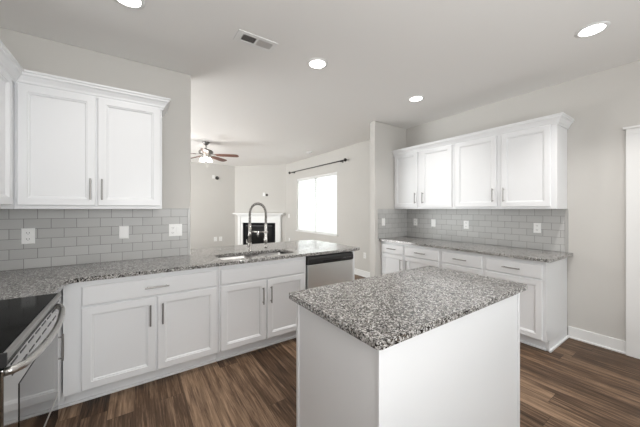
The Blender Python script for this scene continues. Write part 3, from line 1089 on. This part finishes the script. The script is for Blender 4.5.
for k in range(3):
    a = math.radians(20 + 120 * k)
    q = fc + Vector((math.cos(a), math.sin(a), 0)) * 0.085
    s = MB().lathe((q.x, q.y, 0), [(0.018, 2.432), (0.028, 2.42), (0.045, 2.39), (0.056, 2.35), (0.053, 2.35), (0.040, 2.39), (0.0, 2.40)], 24).build('glass_shade', BULB, c, smooth=True)
    MB().tube([(fc.x + (q.x - fc.x) * 0.3, fc.y + (q.y - fc.y) * 0.3, 2.445), (q.x, q.y, 2.437)], 0.012, 10).build('shade_arm', NICKEL, s)
MB().tube([(fc.x + 0.02, fc.y - 0.03, 2.44), (fc.x + 0.02, fc.y - 0.03, 2.22)], 0.002, 6).build('pull_chain', NICKEL, c)
pl = bpy.data.lights.new('fan_lamp', 'POINT'); pl.energy = FAN_POWER; pl.color = (1.0, 0.94, 0.86); pl.shadow_soft_size = 0.08
po = bpy.data.objects.new('fan_lamp', pl); COL.objects.link(po); po.location = (fc.x, fc.y, 2.27)

# ------------------------------------------------------------------ fireplace
pc = DA + EV * 0.86
c = thing('fireplace', 'white mantel fireplace with black firebox in the far corner', 'fireplace', (pc.x, pc.y, 0))
m = dbox(MB(), 0.146, 0.324, 0.001, 0.06, 0.0, 0.94); dbox(m, 1.404, 1.575, 0.001, 0.06, 0, 0.94); dbox(m, 0.146, 1.575, 0.001, 0.06, 0.9405, 1.15)
m.build('surround', TRIM, c, bevel=0.003)
for a, b in ((0.165, 0.245), (1.475, 1.555)):
    dbox(MB(), a, b, 0.0605, 0.075, 0.0, 1.14).build('pilaster', TRIM, c, bevel=0.004)
m = dbox(MB(), 0.135, 1.585, 0.001, 0.085, 1.151, 1.175); dbox(m, 0.12, 1.60, 0.001, 0.105, 1.1755, 1.205); dbox(m, 0.025, 1.685, 0.001, 0.18, 1.2055, 1.247)
m.build('mantel_shelf', TRIM, c, bevel=0.004)
dbox(MB(), 0.326, 1.402, 0.001, 0.03, 0.0, 0.939).build('firebox', FIREBLACK, c)
m = dbox(MB(), 0.45, 1.28, 0.0305, 0.036, 0.12, 0.80); m.build('glass_front', BLACKGLASS, c, bevel=0.002)
m = dbox(MB(), 0.43, 1.30, 0.0305, 0.045, 0.83, 0.86); dbox(m, 0.43, 1.30, 0.0305, 0.045, 0.06, 0.09); m.build('louver_bar', BLACKMETAL, c, bevel=0.002)

# ------------------------------------------------------------------ blinds and curtain rod
c = thing('window_blinds', 'white horizontal slat blinds in the living room window', 'blinds', (XR + 0.02, ym, WZ0))
for a, b in ((WY0 + 0.008, ym - 0.012), (ym + 0.012, WY1 - 0.008)):
    m = MB()
    n = 30
    for k in range(n):
        z = WZ0 + 0.045 + (WZ1 - WZ0 - 0.11) * k / (n - 1)
        ca, sa = 0.0255 * math.cos(math.radians(64)), 0.0255 * math.sin(math.radians(64))
        xc = XR + 0.030
        m.hexa([(xc - ca, a, z - sa - 0.001), (xc - ca, b, z - sa - 0.001), (xc + ca, b, z + sa - 0.001), (xc + ca, a, z + sa - 0.001),
                (xc - ca, a, z - sa + 0.001), (xc - ca, b, z - sa + 0.001), (xc + ca, b, z + sa + 0.001), (xc + ca, a, z + sa + 0.001)])
    m.build('slats', BLIND, c)
    MB().box(XR + 0.004, XR + 0.056, a, b, WZ1 - 0.055, WZ1 - 0.002).build('headrail', TRIM, c, bevel=0.003)
    MB().box(XR + 0.010, XR + 0.050, a, b, WZ0 + 0.002, WZ0 + 0.022).build('bottom_rail', TRIM, c, bevel=0.003)

c = thing('curtain_rod', 'thin black curtain rod with round finials above the window', 'curtain rod', (XR, 5.9, 2.43))
ry0, ry1, rx, rz = 4.64, 7.10, XR - 0.08, 2.437
MB().tube([(rx, ry0, rz), (rx, ry1, rz)], 0.011, 12).build('rod', BLACKMETAL, c, smooth=True)
for y, sg in ((ry0, -1), (ry1, 1)):
    m = MB()
    prof = [(0.0, 0.012), (0.02, 0.02), (0.035, 0.030), (0.055, 0.038), (0.075, 0.030), (0.085, 0.012)]
    m.tube([(rx, y + sg * d, rz) for d, r in prof], [r for d, r in prof], 16)
    m.build('finial', BLACKMETAL, c, smooth=True)
    m = MB()
    m.tube([(XR - 0.0005, y - sg * 0.12, rz - 0.01), (rx, y - sg * 0.12, rz - 0.01)], 0.008, 8)
    m.tube([(XR - 0.0005, y - sg * 0.12, rz - 0.01), (XR - 0.006, y - sg * 0.12, rz - 0.01)], 0.022, 14)
    m.build('bracket', BLACKMETAL, c)

for o in bpy.data.objects:
    if '_org' in o.keys():
        del o['_org']
